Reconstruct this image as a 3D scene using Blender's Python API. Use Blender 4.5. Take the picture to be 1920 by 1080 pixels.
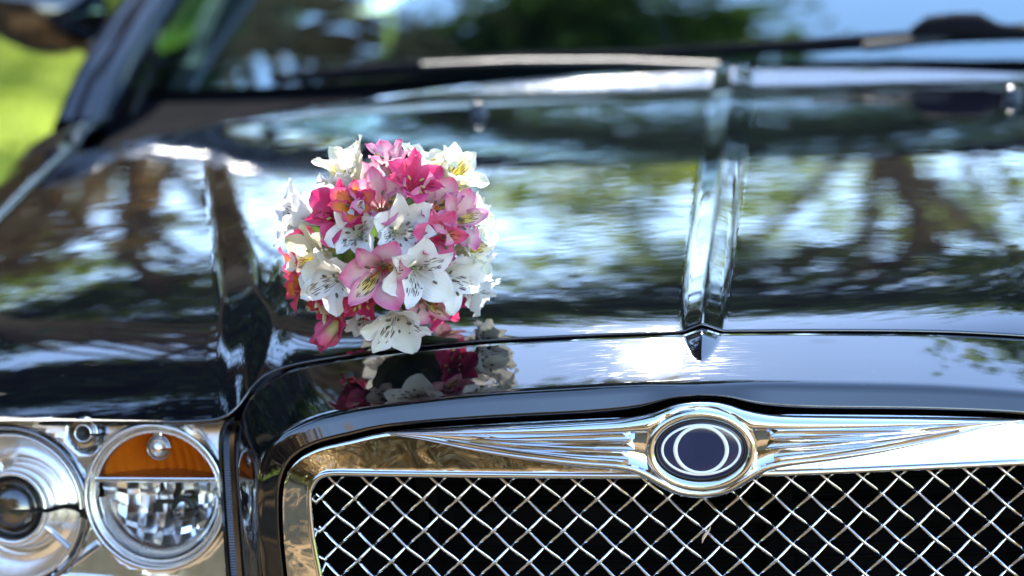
import bpy, bmesh, math, random
from mathutils import Vector, Matrix
R = math.radians
random.seed(7)
for o in list(bpy.data.objects): bpy.data.objects.remove(o)
scene = bpy.context.scene
col = scene.collection

# ------------------------------------------------------------------ camera
# car coordinates: X to the picture's right, Y to the rear of the car, Z up, metres; grille centre near the origin
YAW, PITCH, ROLL = R(5.8), R(9.2), R(2.3)
fw = Vector((-math.sin(YAW)*math.cos(PITCH), math.cos(YAW)*math.cos(PITCH), -math.sin(PITCH)))
rt0 = fw.cross(Vector((0, 0, 1))).normalized(); up0 = rt0.cross(fw)
rt = rt0*math.cos(ROLL) - up0*math.sin(ROLL); up = up0*math.cos(ROLL) + rt0*math.sin(ROLL)
cd = bpy.data.cameras.new('camera'); cam = bpy.data.objects.new('camera', cd); col.objects.link(cam)
m = Matrix((rt, up, -fw)).transposed().to_4x4(); m.translation = Vector((.1135, -2.70, 1.37)); cam.matrix_world = m
cd.lens = 112; cd.sensor_width = 36; cd.clip_start = .1; cd.clip_end = 2000
cd.dof.use_dof = True; cd.dof.focus_distance = 2.75; cd.dof.aperture_fstop = 3.6
scene.camera = cam

# ------------------------------------------------------------------ sky, sun, exposure
SUN_AZ, SUN_EL = R(-6.0), R(45)
S = Vector((math.sin(SUN_AZ)*math.cos(SUN_EL), math.cos(SUN_AZ)*math.cos(SUN_EL), math.sin(SUN_EL)))
w = bpy.data.worlds.new('World'); scene.world = w; w.use_nodes = True
nt = w.node_tree; nt.nodes.clear()
sky = nt.nodes.new('ShaderNodeTexSky'); sky.sky_type = 'NISHITA'; sky.sun_disc = False
sky.sun_elevation = SUN_EL; sky.sun_rotation = SUN_AZ; sky.altitude = 50; sky.air_density = 1.05; sky.dust_density = .05; sky.ozone_density = 1.8
bg = nt.nodes.new('ShaderNodeBackground'); bg.inputs['Strength'].default_value = .15
wo = nt.nodes.new('ShaderNodeOutputWorld')
nt.links.new(sky.outputs[0], bg.inputs[0]); nt.links.new(bg.outputs[0], wo.inputs[0])
sd = bpy.data.lights.new('sun', 'SUN'); sd.energy = 3.0; sd.angle = R(.53); sd.color = (1, .95, .87)
sun = bpy.data.objects.new('sun', sd); col.objects.link(sun); sun.rotation_euler = S.to_track_quat('Z', 'Y').to_euler()
scene.view_settings.view_transform = 'Standard'; scene.view_settings.look = 'None'
scene.view_settings.exposure = 2.75; scene.view_settings.gamma = 1; scene.view_settings.use_curve_mapping = False
scene.render.engine = 'CYCLES'
scene.cycles.use_denoising = True
scene.cycles.max_bounces = 10; scene.cycles.transparent_max_bounces = 12
scene.cycles.sample_clamp_indirect = 8
scene.cycles.caustics_reflective = False; scene.cycles.caustics_refractive = False

# ------------------------------------------------------------------ helpers
def lerp(a, b, t): return a + (b - a)*t
def clamp(x, a=0., b=1.): return max(a, min(b, x))
def sstep(a, b, x):
    t = clamp((x - a)/(b - a)); return t*t*(3 - 2*t)
def itab(tab, x):                       # monotone-ish cubic (Catmull-Rom on a table) of one or more values
    n = len(tab)
    if x <= tab[0][0]: return tab[0][1]
    if x >= tab[-1][0]: return tab[-1][1]
    i = 0
    while x > tab[i+1][0]: i += 1
    x0, y0 = tab[i]; x1, y1 = tab[i+1]; h = x1 - x0
    def sl(k):
        if k <= 0: return (tab[1][1]-tab[0][1])/(tab[1][0]-tab[0][0])
        if k >= n-1: return (tab[-1][1]-tab[-2][1])/(tab[-1][0]-tab[-2][0])
        a = (tab[k][1]-tab[k-1][1])/(tab[k][0]-tab[k-1][0]); b = (tab[k+1][1]-tab[k][1])/(tab[k+1][0]-tab[k][0])
        return 0. if a*b <= 0 else 2*a*b/(a+b)
    t = (x-x0)/h; m0 = sl(i)*h; m1 = sl(i+1)*h
    return y0*(2*t**3-3*t*t+1) + m0*(t**3-2*t*t+t) + y1*(3*t*t-2*t**3) + m1*(t**3-t*t)
def crv(pts, n):                        # Catmull-Rom through a list of vectors, n samples between each pair
    P = [Vector(p) for p in pts]; out = []
    for i in range(len(P)-1):
        p0 = P[i-1] if i else P[0]*2-P[1]; p1 = P[i]; p2 = P[i+1]; p3 = P[i+2] if i+2 < len(P) else P[-1]*2-P[-2]
        for k in range(n):
            t = k/n
            out.append(.5*((2*p1)+(p2-p0)*t+(2*p0-5*p1+4*p2-p3)*t*t+(3*p1-p0-3*p2+p3)*t**3))
    out.append(P[-1]); return out
def obj(name, verts, faces, mat, parent=None, smooth=True, mats=None, fmat=None, uv=None, loc=None, recalc=False):
    me = bpy.data.meshes.new(name); me.from_pydata([tuple(v) for v in verts], [], faces)
    for mm in ([mat] if mats is None else mats): me.materials.append(mm)
    if smooth: me.polygons.foreach_set('use_smooth', [True]*len(me.polygons))
    if fmat: me.polygons.foreach_set('material_index', fmat)
    if uv:
        ul = me.uv_layers.new(name='UVMap')
        for l in me.loops: ul.data[l.index].uv = uv[l.vertex_index]
    if recalc:
        bm = bmesh.new(); bm.from_mesh(me); bmesh.ops.recalc_face_normals(bm, faces=bm.faces); bm.to_mesh(me); bm.free()
    me.update()
    o = bpy.data.objects.new(name, me); col.objects.link(o)
    if parent: o.parent = parent
    if loc: o.location = loc
    return o
def empty(name, loc=(0, 0, 0)):
    o = bpy.data.objects.new(name, None); col.objects.link(o); o.location = loc; o.empty_display_size = .1; return o
def tag(o, label=None, cat=None, group=None, kind=None):
    if label: o['label'] = label
    if cat: o['category'] = cat
    if group: o['group'] = group
    if kind: o['kind'] = kind
    return o
class MB:
    def __init__(s): s.v = []; s.f = []; s.m = []
    def grid(s, rows, mi=0, close=False, flip=False):
        b = len(s.v); nr = len(rows); nc = len(rows[0])
        for r in rows: s.v += [Vector(p) for p in r]
        for i in range(nr-1):
            for j in range(nc if close else nc-1):
                k = (j+1) % nc; q = (b+i*nc+j, b+i*nc+k, b+(i+1)*nc+k, b+(i+1)*nc+j)
                s.f.append(q[::-1] if flip else q); s.m.append(mi)
        return b
    def fan(s, loop, mi=0):
        b = len(s.v); s.v += [Vector(p) for p in loop]; s.f.append(tuple(range(b, b+len(loop)))); s.m.append(mi)
    def box(s, c, sz, mi=0, mat=None):
        b = len(s.v); c = Vector(c)
        for x in (-1, 1):
            for y in (-1, 1):
                for z in (-1, 1):
                    p = Vector((x*sz[0]/2, y*sz[1]/2, z*sz[2]/2)); s.v.append(c + (mat @ p if mat else p))
        for q in ((0, 1, 3, 2), (4, 6, 7, 5), (0, 4, 5, 1), (2, 3, 7, 6), (0, 2, 6, 4), (1, 5, 7, 3)):
            s.f.append(tuple(b+i for i in q)); s.m.append(mi)
    def tube(s, pts, rad, n=8, mi=0, caps=True, sq=1.):
        P = [Vector(p) for p in pts]; rows = []
        for i, p in enumerate(P):
            t = (P[min(i+1, len(P)-1)] - P[max(i-1, 0)]).normalized()
            a = Vector((0, 0, 1)) if abs(t.z) < .9 else Vector((0, 1, 0))
            u = t.cross(a).normalized(); v = u.cross(t)
            r = rad[i] if isinstance(rad, (list, tuple)) else rad
            rows.append([p + (u*math.cos(2*math.pi*k/n) + v*sq*math.sin(2*math.pi*k/n))*r for k in range(n)])
        s.grid(rows, mi, close=True)
        if caps: s.fan(rows[0][::-1], mi); s.fan(rows[-1], mi)
    def build(s, name, mat, parent=None, smooth=True, mirror=False, recalc=True, **k):
        v = s.v; f = s.f
        if mirror: v = [Vector((-p.x, p.y, p.z)) for p in v]; f = [q[::-1] for q in f]
        mats = mat if isinstance(mat, list) else None
        return obj(name, v, f, None if mats else mat, parent, smooth, mats=mats, fmat=s.m if mats else None, recalc=recalc, **k)
def autosmooth(o, ang=35):
    bm = bmesh.new(); bm.from_mesh(o.data)
    for e in bm.edges:
        if len(e.link_faces) == 2 and e.calc_face_angle(0) > R(ang): e.smooth = False
    bm.to_mesh(o.data); bm.free(); return o
def bevel(o, wd=.002, seg=2):
    b = o.modifiers.new('bevel', 'BEVEL'); b.width = wd; b.segments = seg; b.limit_method = 'ANGLE'; b.angle_limit = R(35); return o

# ------------------------------------------------------------------ materials
def newmat(name):
    mt = bpy.data.materials.new(name); mt.use_nodes = True; n = mt.node_tree; return mt, n, n.nodes['Principled BSDF'], n.nodes['Material Output']
def N(n, t, **k):
    x = n.nodes.new(t)
    for a, b in k.items(): setattr(x, a, b)
    return x
def noise(n, scale, detail=2, rough=.5, vec=None, dist=0):
    x = N(n, 'ShaderNodeTexNoise'); x.inputs['Scale'].default_value = scale; x.inputs['Detail'].default_value = detail
    x.inputs['Roughness'].default_value = rough; x.inputs['Distortion'].default_value = dist
    if vec: n.links.new(vec, x.inputs['Vector'])
    return x
def ramp(n, fac, stops):
    r = N(n, 'ShaderNodeValToRGB'); n.links.new(fac, r.inputs[0]); e = r.color_ramp.elements
    while len(e) < len(stops): e.new(.5)
    for i, (p, c) in enumerate(stops): e[i].position = p; e[i].color = (*c, 1) if len(c) == 3 else c
    return r
def bump(n, h, dist, strength=1., prev=None):
    b = N(n, 'ShaderNodeBump'); b.inputs['Distance'].default_value = dist; b.inputs['Strength'].default_value = strength
    n.links.new(h, b.inputs['Height'])
    if prev: n.links.new(prev, b.inputs['Normal'])
    return b.outputs[0]
def coords(n, kind='Object', scale=None):
    t = N(n, 'ShaderNodeTexCoord'); o = t.outputs[kind]
    if scale:
        mp = N(n, 'ShaderNodeMapping'); mp.inputs['Scale'].default_value = scale; n.links.new(o, mp.inputs[0]); o = mp.outputs[0]
    return o
def math_(n, op, a, b=None, c=None):
    x = N(n, 'ShaderNodeMath', operation=op)
    for i, v in enumerate((a, b, c)):
        if v is None: continue
        if isinstance(v, (int, float)): x.inputs[i].default_value = v
        else: n.links.new(v, x.inputs[i])
    return x.outputs[0]
def simple(name, c, rough=.5, metal=0, ior=1.5, var=.0, vscale=20):
    mt, n, p, o = newmat(name)
    p.inputs['Base Color'].default_value = (*c, 1); p.inputs['Roughness'].default_value = rough; p.inputs['Metallic'].default_value = metal; p.inputs['IOR'].default_value = ior
    nz = noise(n, vscale, 4, vec=coords(n))
    if var:
        r = ramp(n, nz.outputs[0], [(.3, tuple(x*(1-var) for x in c)), (.7, tuple(min(1, x*(1+var)) for x in c))]); n.links.new(r.outputs[0], p.inputs['Base Color'])
    rr = math_(n, 'MULTIPLY_ADD', nz.outputs[0], rough*.4, rough*.8); n.links.new(rr, p.inputs['Roughness'])
    if ior < 1.3: p.inputs['Specular IOR Level'].default_value = .05
    return mt

def paint_mat():
    mt, n, p, o = newmat('black_car_paint')
    p.inputs['Base Color'].default_value = (.0016, .0018, .0040, 1)
    p.inputs['IOR'].default_value = 1.88
    oc = coords(n)
    waves = noise(n, 14, 2, vec=coords(n, scale=(1, 2.2, 1)))
    peel = noise(n, 170, 2, vec=oc)
    nb = bump(n, waves.outputs[0], .00012); nb = bump(n, peel.outputs[0], .000008, prev=nb)
    # wash scratches: fine lines in every direction
    sc = []
    for k, (sx, rot) in enumerate(((1, .2), (1, 1.3), (1, 2.3))):
        mp = N(n, 'ShaderNodeMapping'); mp.inputs['Scale'].default_value = (28, 900, 60); mp.inputs['Rotation'].default_value = (0, 0, rot)
        dn = noise(n, 6, 2, vec=oc); ad = N(n, 'ShaderNodeVectorMath', operation='MULTIPLY_ADD')
        n.links.new(dn.outputs['Color'], ad.inputs[0]); ad.inputs[1].default_value = (.03, .03, 0); n.links.new(oc, ad.inputs[2])
        n.links.new(ad.outputs[0], mp.inputs[0])
        nz = noise(n, 1, 1, vec=mp.outputs[0]); sc.append(math_(n, 'GREATER_THAN', nz.outputs[0], .69))
    smask = math_(n, 'MAXIMUM', math_(n, 'MAXIMUM', sc[0], sc[1]), sc[2])
    n.links.new(nb, p.inputs['Normal'])
    p.inputs['Roughness'].default_value = .022
    g = N(n, 'ShaderNodeBsdfGlossy', distribution='BECKMANN'); g.inputs['Roughness'].default_value = .19; g.inputs['Color'].default_value = (1, 1, 1, 1); n.links.new(nb, g.inputs['Normal'])
    fr = N(n, 'ShaderNodeFresnel'); fr.inputs['IOR'].default_value = 1.5
    fac = math_(n, 'MULTIPLY', math_(n, 'MULTIPLY_ADD', smask, .032, .0008), math_(n, 'ADD', fr.outputs[0], .05))
    mx = N(n, 'ShaderNodeMixShader'); n.links.new(fac, mx.inputs[0]); n.links.new(p.outputs[0], mx.inputs[1]); n.links.new(g.outputs[0], mx.inputs[2])
    # dust specks
    vo = N(n, 'ShaderNodeTexVoronoi'); vo.inputs['Scale'].default_value = 90; n.links.new(oc, vo.inputs['Vector'])
    ds = math_(n, 'LESS_THAN', vo.outputs['Distance'], .035)
    df = N(n, 'ShaderNodeBsdfDiffuse'); df.inputs['Color'].default_value = (.35, .33, .3, 1)
    m2 = N(n, 'ShaderNodeMixShader'); n.links.new(math_(n, 'MULTIPLY', ds, .35), m2.inputs[0]); n.links.new(mx.outputs[0], m2.inputs[1]); n.links.new(df.outputs[0], m2.inputs[2])
    n.links.new(m2.outputs[0], o.inputs[0]); return mt
def chrome_mat(name, rip=0., rscale=30, rough=.035, c=(.82, .83, .85)):
    mt, n, p, o = newmat(name); p.inputs['Metallic'].default_value = 1; p.inputs['Base Color'].default_value = (*c, 1); p.inputs['Roughness'].default_value = rough
    oc = coords(n); nz = noise(n, rscale, 2, vec=oc, dist=.6); f = noise(n, 400, 2, vec=oc)
    b = bump(n, nz.outputs[0], rip) if rip else None
    b = bump(n, f.outputs[0], .000006, prev=b); n.links.new(b, p.inputs['Normal'])
    g = noise(n, 60, 4, vec=oc); n.links.new(math_(n, 'MULTIPLY_ADD', g.outputs[0], rough*.8, rough*.6), p.inputs['Roughness']); return mt
def glass_mat(name, tint, ior=1.5, boost=0., rough=.02, gc=(1, 1, 1)):
    mt, n, p, o = newmat(name); n.nodes.remove(p)
    t = N(n, 'ShaderNodeBsdfTransparent'); t.inputs[0].default_value = (*tint, 1)
    g = N(n, 'ShaderNodeBsdfGlossy'); g.inputs['Roughness'].default_value = rough; g.inputs['Color'].default_value = (*gc, 1)
    nz = noise(n, 3, 2, vec=coords(n)); n.links.new(bump(n, nz.outputs[0], .0004), g.inputs['Normal'])
    fr = N(n, 'ShaderNodeFresnel'); fr.inputs[0].default_value = ior
    mx = N(n, 'ShaderNodeMixShader'); n.links.new(math_(n, 'ADD', fr.outputs[0], boost), mx.inputs[0]); n.links.new(t.outputs[0], mx.inputs[1]); n.links.new(g.outputs[0], mx.inputs[2])
    n.links.new(mx.outputs[0], o.inputs[0]); return mt
def leaf_mat(name, c1, c2, c3, trans=.4, scale=1.2):
    mt, n, p, o = newmat(name)
    nz = noise(n, scale, 3, vec=coords(n)); r = ramp(n, nz.outputs[0], [(.3, c1), (.52, c2), (.72, c3)])
    n.links.new(r.outputs[0], p.inputs['Base Color']); p.inputs['Roughness'].default_value = .55
    t = N(n, 'ShaderNodeBsdfTranslucent'); n.links.new(r.outputs[0], t.inputs[0])
    mx = N(n, 'ShaderNodeMixShader'); mx.inputs[0].default_value = trans; n.links.new(p.outputs[0], mx.inputs[1]); n.links.new(t.outputs[0], mx.inputs[2])
    n.links.new(mx.outputs[0], o.inputs[0]); return mt
PAINT = paint_mat()
CHROME = chrome_mat('polished_chrome', c=(.66, .67, .69))
CHROME_R = chrome_mat('rippled_chrome', .0010, 34, .05, (.66, .66, .66))
CHROME_W = chrome_mat('wire_chrome', .0, 30, .07, (.66, .69, .74))
CHROME_D = chrome_mat('dark_chrome', .0, 30, .06, (.35, .36, .38))
SILVER = chrome_mat('lamp_silver', .0004, 40, .24, (.96, .96, .96))
BLACKPL = simple('black_plastic', (.012, .012, .014), .45, var=.2)
RUBBER = simple('black_rubber', (.01, .01, .011), .7, var=.2)
VOID = simple('dark_radiator', (.0036, .0036, .0040), .75, var=.5, ior=1.2)
CABIN = simple('dark_cabin', (.009, .009, .010), .8, var=.2)
AMBER = chrome_mat('amber_reflector', .0006, 60, .34, (1., .25, .012))
AMBER.node_tree.nodes['Principled BSDF'].inputs['Metallic'].default_value = .45
AMBERD = simple('amber_dark', (.30, .08, .01), .35, var=.3)
GLASS = glass_mat('clear_lamp_glass', (.96, .97, .98), 1.35)
BULB = glass_mat('bulb_glass', (.85, .85, .82), 1.5, .05)
SMOKE = glass_mat('projector_glass', (.35, .38, .40), 1.6, .06)
WIND = glass_mat('windshield_glass', (.50, .74, .72), 1.62, .11, .012, (.80, .98, 1.))
SIDEG = glass_mat('side_glass', (.62, .85, .84), 1.45)
PILLAR = simple('pillar_black', (.006, .007, .012), .05, ior=1.5)
NAVY = simple('navy_enamel', (.016, .021, .058), .18, var=.15)
WHITEENAMEL = simple('pale_enamel', (.75, .80, .80), .25, var=.05)
TYRE = simple('tyre_rubber', (.018, .018, .018), .8, var=.3)

# ------------------------------------------------------------------ the setting
def ground_mat(name, c1, c2, c3, s1, s2):
    mt, n, p, o = newmat(name); oc = coords(n)
    a = noise(n, s1, 5, .6, oc); b = noise(n, s2, 4, .6, oc)
    mx = math_(n, 'MULTIPLY_ADD', b.outputs[0], .5, math_(n, 'MULTIPLY', a.outputs[0], .5))
    r = ramp(n, mx, [(.36, c1), (.5, c2), (.62, c3)]); n.links.new(r.outputs[0], p.inputs['Base Color']); p.inputs['Roughness'].default_value = .95
    p.inputs['Specular IOR Level'].default_value = .1
    n.links.new(bump(n, b.outputs[0], .03), p.inputs['Normal']); return mt
LAWN = ground_mat('mown_lawn', (.12, .17, .016), (.19, .25, .022), (.26, .31, .035), .35, 14)
SAND = ground_mat('sandy_drive', (.12, .075, .035), (.20, .13, .062), (.28, .19, .10), .6, 9)
g = MB(); g.grid([[Vector((lerp(-400, 400, i/40), lerp(-400, 400, j/40), 0)) for i in range(41)] for j in range(41)])
tag(g.build('ground', LAWN, recalc=False), kind='structure')
g = MB(); rows = []
for j in range(60):
    y = lerp(-30, 30, j/59); cx = 1.6 + .9*math.sin(y*.11); hw = 3.7 + .25*math.sin(y*.7) + .2*math.sin(y*1.9+1)
    
    ex = 11*sstep(5.5, 1.0, y) if y < 5.5 else 0
    rows.append([Vector((cx+hw*t - (ex if t < 0 else 0)*(-t), y, .004)) for t in (-1, -.5, 0, .5, 1)])
g.grid(rows); tag(g.build('drive', SAND, recalc=False), kind='structure')

# grass blades on the lawn seen past the fender
GRASS = leaf_mat('grass_blade', (.12, .18, .016), (.20, .27, .022), (.28, .34, .035), .45, 2)
V = []; F = []
for k in range(24000):
    x = random.uniform(-8.5, -2.6); y = random.uniform(6.5, 20); h = random.uniform(.03, .075); a = random.uniform(0, 6.28); wd = .006
    if x > 1.6 + .9*math.sin(y*.11) - 4.1: continue
    dx, dy = math.cos(a)*wd, math.sin(a)*wd; lx, ly = random.uniform(-.03, .03), random.uniform(-.03, .03); b = len(V)
    V += [(x-dx, y-dy, 0), (x+dx, y+dy, 0), (x+lx, y+ly, h)]; F.append((b, b+1, b+2))
tag(obj('grass', V, F, GRASS, smooth=False), 'short sunlit green lawn grass beyond the fender', 'grass', kind='stuff')

# trees (seen mirrored in paint, glass and chrome)
BARK = simple('bark', (.13, .085, .05), .9, var=.5, vscale=9)
LEAF_A = leaf_mat('leaf_green', (.03, .06, .010), (.075, .125, .016), (.16, .22, .03), .45, .8)
LEAF_B = leaf_mat('leaf_dark_green', (.012, .03, .008), (.03, .065, .012), (.07, .12, .02), .35, .8)
LEAF_F = leaf_mat('leaf_fresh_green', (.05, .09, .008), (.12, .18, .012), (.22, .28, .02), .58, .8)
LEAF_D = leaf_mat('leaf_bright_green', (.11, .16, .010), (.22, .28, .014), (.34, .38, .025), .66, .8)
LEAF_C = leaf_mat('leaf_brown', (.11, .065, .022), (.21, .125, .045), (.32, .21, .085), .3, .8)
LEAF_E = leaf_mat('leaf_golden', (.20, .12, .04), (.36, .23, .085), (.50, .36, .16), .25, .8)
def crown_mesh(name, rx, ry, rz, nclump, nleaf, size, mat, seed, spread=.42):
    rnd = random.Random(seed); V = []; F = []; cl = []
    for c in range(nclump):
        while True:
            p = Vector((rnd.uniform(-1, 1), rnd.uniform(-1, 1), rnd.uniform(-1, 1)))
            if .35 < p.length < 1: break
        cl.append(Vector((p.x*rx, p.y*ry, p.z*rz)))
        rr = rnd.uniform(.6, 1.3)*spread*min(rx, rz)*.55
        for k in range(nleaf):
            q = cl[-1] + Vector((rnd.gauss(0, rr), rnd.gauss(0, rr), rnd.gauss(0, rr*.6)))
            s = size*rnd.uniform(.6, 1.3)
            a = Vector((rnd.gauss(0, 1), rnd.gauss(0, 1), rnd.gauss(0, 1))).normalized(); bb = a.orthogonal().normalized()*.5; bb.rotate(Matrix.Rotation(rnd.uniform(0, 6.28), 3, a))
            cc = a.cross(bb).normalized(); b = len(V)
            V += [q-bb*s, q+cc*s*.35, q+bb*s, q-cc*s*.35]; F.append((b, b+1, b+2, b+3))
    me = bpy.data.meshes.new(name); me.from_pydata([tuple(v) for v in V], [], F); me.materials.append(mat); me.update(); return me, cl
def trunk_mesh(h, rad, cl, seed):
    rnd = random.Random(seed); t = MB(); n = 9
    pts = [Vector((rnd.uniform(-.06, .06)*i, rnd.uniform(-.06, .06)*i, h*i/(n-1))) for i in range(n)]
    t.tube(pts, [rad*(1.25 if i == 0 else 1-.75*i/(n-1)) for i in range(n)], 9)
    for c in cl[::3]:
        k = rnd.randint(3, n-2); b = pts[k]; e = c + Vector((0, 0, h*.98))
        if e.z < b.z+.2: continue
        mid = (b+e)/2 + Vector((rnd.uniform(-.2, .2), rnd.uniform(-.2, .2), -.25))
        t.tube([b, mid, e], [rad*.32, rad*.2, rad*.05], 5, caps=False)
    me = bpy.data.meshes.new('trunk'); me.from_pydata([tuple(v) for v in t.v], [], t.f); me.materials.append(BARK)
    me.polygons.foreach_set('use_smooth', [True]*len(me.polygons)); me.update(); return me
KINDS = {}
def kind(key, h, rad, *a):
    cm, cl = crown_mesh('crown', *a); KINDS[key] = (cm, trunk_mesh(h, rad, cl, 3), h)
kind('over', 15.6, .30, 3.0, 3.0, 2.4, 130, 130, .30, LEAF_A, 11)
kind('side', 10.6, .26, 2.9, 2.9, 2.4, 80, 150, .26, LEAF_A, 21)
kind('park', 10.8, .22, 3.4, 3.2, 2.7, 76, 150, .24, LEAF_F, 12, .40)
kind('park2', 10.4, .21, 3.2, 3.2, 2.9, 76, 150, .24, LEAF_A, 16, .40)
kind('open', 8.4, .20, 3.6, 3.0, 4.4, 46, 110, .22, LEAF_D, 13, .26)
kind('far', 4.6, .22, 3.4, 3.0, 3.3, 90, 110, .32, LEAF_B, 14)
kind('dense', 4.8, .24, 3.6, 3.2, 3.6, 110, 120, .30, LEAF_B, 31)
kind('brown', 2.0, .14, 2.6, 2.0, 1.9, 110, 120, .20, LEAF_C, 15)
kind('golden', 2.0, .14, 2.6, 2.0, 1.9, 110, 120, .20, LEAF_E, 25)
def tree(key, x, y, rz, sc, label, name='tree', cat='tree', group='trees around the drive', shift=(0, 0)):
    cm, tm, h = KINDS[key]; r = empty(name, (x, y, 0)); r.rotation_euler.z = rz; r.scale = (sc, sc, sc)
    t = bpy.data.objects.new('trunk', tm); col.objects.link(t); t.parent = r
    c = bpy.data.objects.new('crown', cm); col.objects.link(c); c.parent = r; c.location = (shift[0], shift[1], h)
    tag(r, label, cat, group); return r
ORD = ['first', 'second', 'third', 'fourth', 'fifth', 'sixth', 'seventh', 'eighth', 'ninth', 'tenth', 'eleventh']
PLACE = ['far left', 'left', 'left of the middle', 'middle', 'right of the middle', 'right', 'far right']
NEAR = [('over', -4.6, 9.0, .0, 1.02, 'very tall leafy tree mirrored in the middle of the windscreen', (1.5, .2)),
        ('over', -8.8, 7.0, .0, .85, 'tall leafy tree mirrored at the left end of the windscreen', (1.5, .3)),
        ('over', -10.6, 3.2, 1.0, .72, 'tall leafy tree mirrored in the left windscreen pillar', (1.2, .3)),
        ('dense', -11.5, 9.8, .5, 1.0, 'dense dark tree mirrored in the left side of the grille shell', (0, 0)),
        ('dense', -13.5, 4.2, 2.5, 1.05, 'dense dark tree mirrored low in the left shell corner', (0, 0)),
        ('side', -6.8, -1.2, .0, .95, 'tall dark tree mirrored in the left corner of the grille shell', (2.6, 1.6))]
for k, x, y, rz, sc, lb, sf in NEAR: tree(k, x, y, rz, sc, lb, group='tall trees beside the car', shift=sf)
for i, (k, x, y, sc) in enumerate([('dense', -13.6, 12.6, 1.5), ('park2', -9.6, 14.0, 1.0), ('park', -4.9, 16.0, 1.0), ('park2', .6, 17.2, .97), ('park', 5.2, 15.5, 1.05), ('park2', 10.4, 14.5, 1.05), ('park', 16.5, 13.0, 1.0)]):
    tree(k, x, y, i*1.9, sc, 'tall park tree mirrored in the front of the bonnet, ' + PLACE[i], group='tall park trees behind the car')
for i, (x, y, sc) in enumerate([(-17, 21, 1.0), (-11.5, 23, 1.05), (-8.6, 22, .95), (-2.4, 22.0, .84), (2.2, 25.5, .92), (6.8, 23.0, .92), (11.8, 24, 1.0)]):
    tree('open', x, y, i*2.4, sc, 'airy bright green tree mirrored in the middle of the bonnet, ' + PLACE[i], group='airy trees farther behind the car')
for i, x in enumerate([-34, -27, -20.5, -14.5, -8.5, -2.8, 3.2, 9.4, 15.5, 22, 29]):
    tree('far', x, 33 + 2.5*math.sin(i*2.3), i*1.7, (.98+.1*math.sin(i*1.9)), 'distant dense tree, ' + ORD[i] + ' from the left in the back row', group='distant row of trees')
for i, (x, y, sc) in enumerate([(-7.9, 21.5, 1.75), (-11.6, 19.5, 1.75), (-15.8, 17.5, 1.7), (-8.2, 13.6, 1.6)]):
    tree('brown', x, y, i*1.3, sc, 'brown leaved shrub mirrored in the left bonnet side, ' + ORD[i] + ' counted from the car', 'shrub', 'shrub', 'brown shrubs beyond the lawn')
for i, (x, y, sc) in enumerate([(-4.2, -13.0, 1.75), (-8.6, -11.6, 1.75), (-12.2, -8.4, 1.7), (-14.6, -4.0, 1.5), (-15.4, 1.0, 1.4)]):
    tree('golden', x, y, i*2.3, sc, 'golden brown shrub mirrored in the chrome surround, ' + ORD[i] + ' counted from the drive', 'shrub', 'shrub', 'golden shrubs in front of the car')

# ------------------------------------------------------------------ the car
car = empty('car', (0, 0, 0))
tag(car, 'black polished sedan with chrome mesh grille and round headlights', 'car')

# --- hood
slope_tab = [(.06, .360), (.10, .240), (.16, .165), (.24, .130), (.40, .105), (.60, .092), (.80, .082), (1.00, .074), (1.08, .070), (1.12, .10), (1.15, .24), (1.18, .40), (1.22, .43), (1.30, .43)]
ZC = []; z = .8785; yy = .0
step_ = .004
_y = .06; _z = .8785; acc = []
while _y < 1.30:
    acc.append((_y, _z)); _z += itab(slope_tab, _y + step_/2)*step_; _y += step_
def zc(Y):
    if Y <= .06: return .8785 + (Y-.06)*.27
    k = min(int((Y-.06)/step_), len(acc)-2); t = (Y-acc[k][0])/step_; return lerp(acc[k][1], acc[k+1][1], t)
print('ZTOT', zc(1.22)-.8785)
ZSCALE = (.998-.8785)/(zc(1.22)-.8785)
def xb(Y): return itab([(.04, .437), (.10, .440), (.3, .475), (.55, .525), (.85, .590), (1.25, .66)], Y)     # foot of the side bevel
def xt(Y): return xb(Y) - itab([(.04, .040), (.10, .044), (.3, .038), (.55, .028), (.85, .022), (1.25, .02)], Y)
def sh(Y): return itab([(.04, .017), (.2, .016), (.5, .011), (.8, .0065), (1.0, .0035), (1.2, .001), (1.3, 0)], Y)
def softramp(t, e):                    # 0 below 0, 1 above 1, corners rounded by e
    f = lambda q: .5*(q + math.sqrt(q*q + e*e)); return f(t) - f(t-1)
def ridge(X, Y):
    wd = lerp(.0175, .026, clamp((Y-.06)/1.1)); h = .0066*lerp(1, .75, clamp((Y-.2)/.9)); q = abs(X)/wd
    q = math.sqrt(q*q + .006); t = 1-q
    return h*(.5*(t + math.sqrt(t*t + .012)))
def kx(Y): return lerp(.045, .012, clamp(Y/1.2))
def base(X, Y):
    a = abs(X); b, t = xb(Y), xt(Y)
    return .8785 + (zc(Y)-.8785)*ZSCALE - kx(Y)*a*a - .026*(a/.8)**4 - sh(Y)*softramp((a-t)/(b-t), .10)
YF = [(0, .060), (.1, .063), (.2, .072), (.283, .084), (.335, .0937), (.378, .1020), (.400, .1045), (.4125, .1040), (.424, .0990), (.434, .0955), (.445, .0945), (.47, .098), (.5, .104), (.6, .130), (.7, .158), (.81, .195)]
ZF = [(0, .8785), (.1, .8765), (.2, .8717), (.283, .8635), (.335, .8555), (.378, .8470), (.400, .8380), (.4125, .8275), (.424, .8130), (.434, .8045), (.445, .8005), (.47, .798), (.5, .797), (.6, .793), (.7, .787), (.81, .774)]
def yf(X): return itab(YF, abs(X))
def zf(X): return itab(ZF, abs(X))
def hoodz(X, Y, rdg=True):
    y0 = yf(X); lam = lerp(.062, .105, sstep(.26, .36, abs(X)))
    return base(X, Y) + (zf(X) - base(X, y0))*math.exp(-max(0, Y-y0)/lam) + (ridge(X, Y) if rdg else 0)
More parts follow.
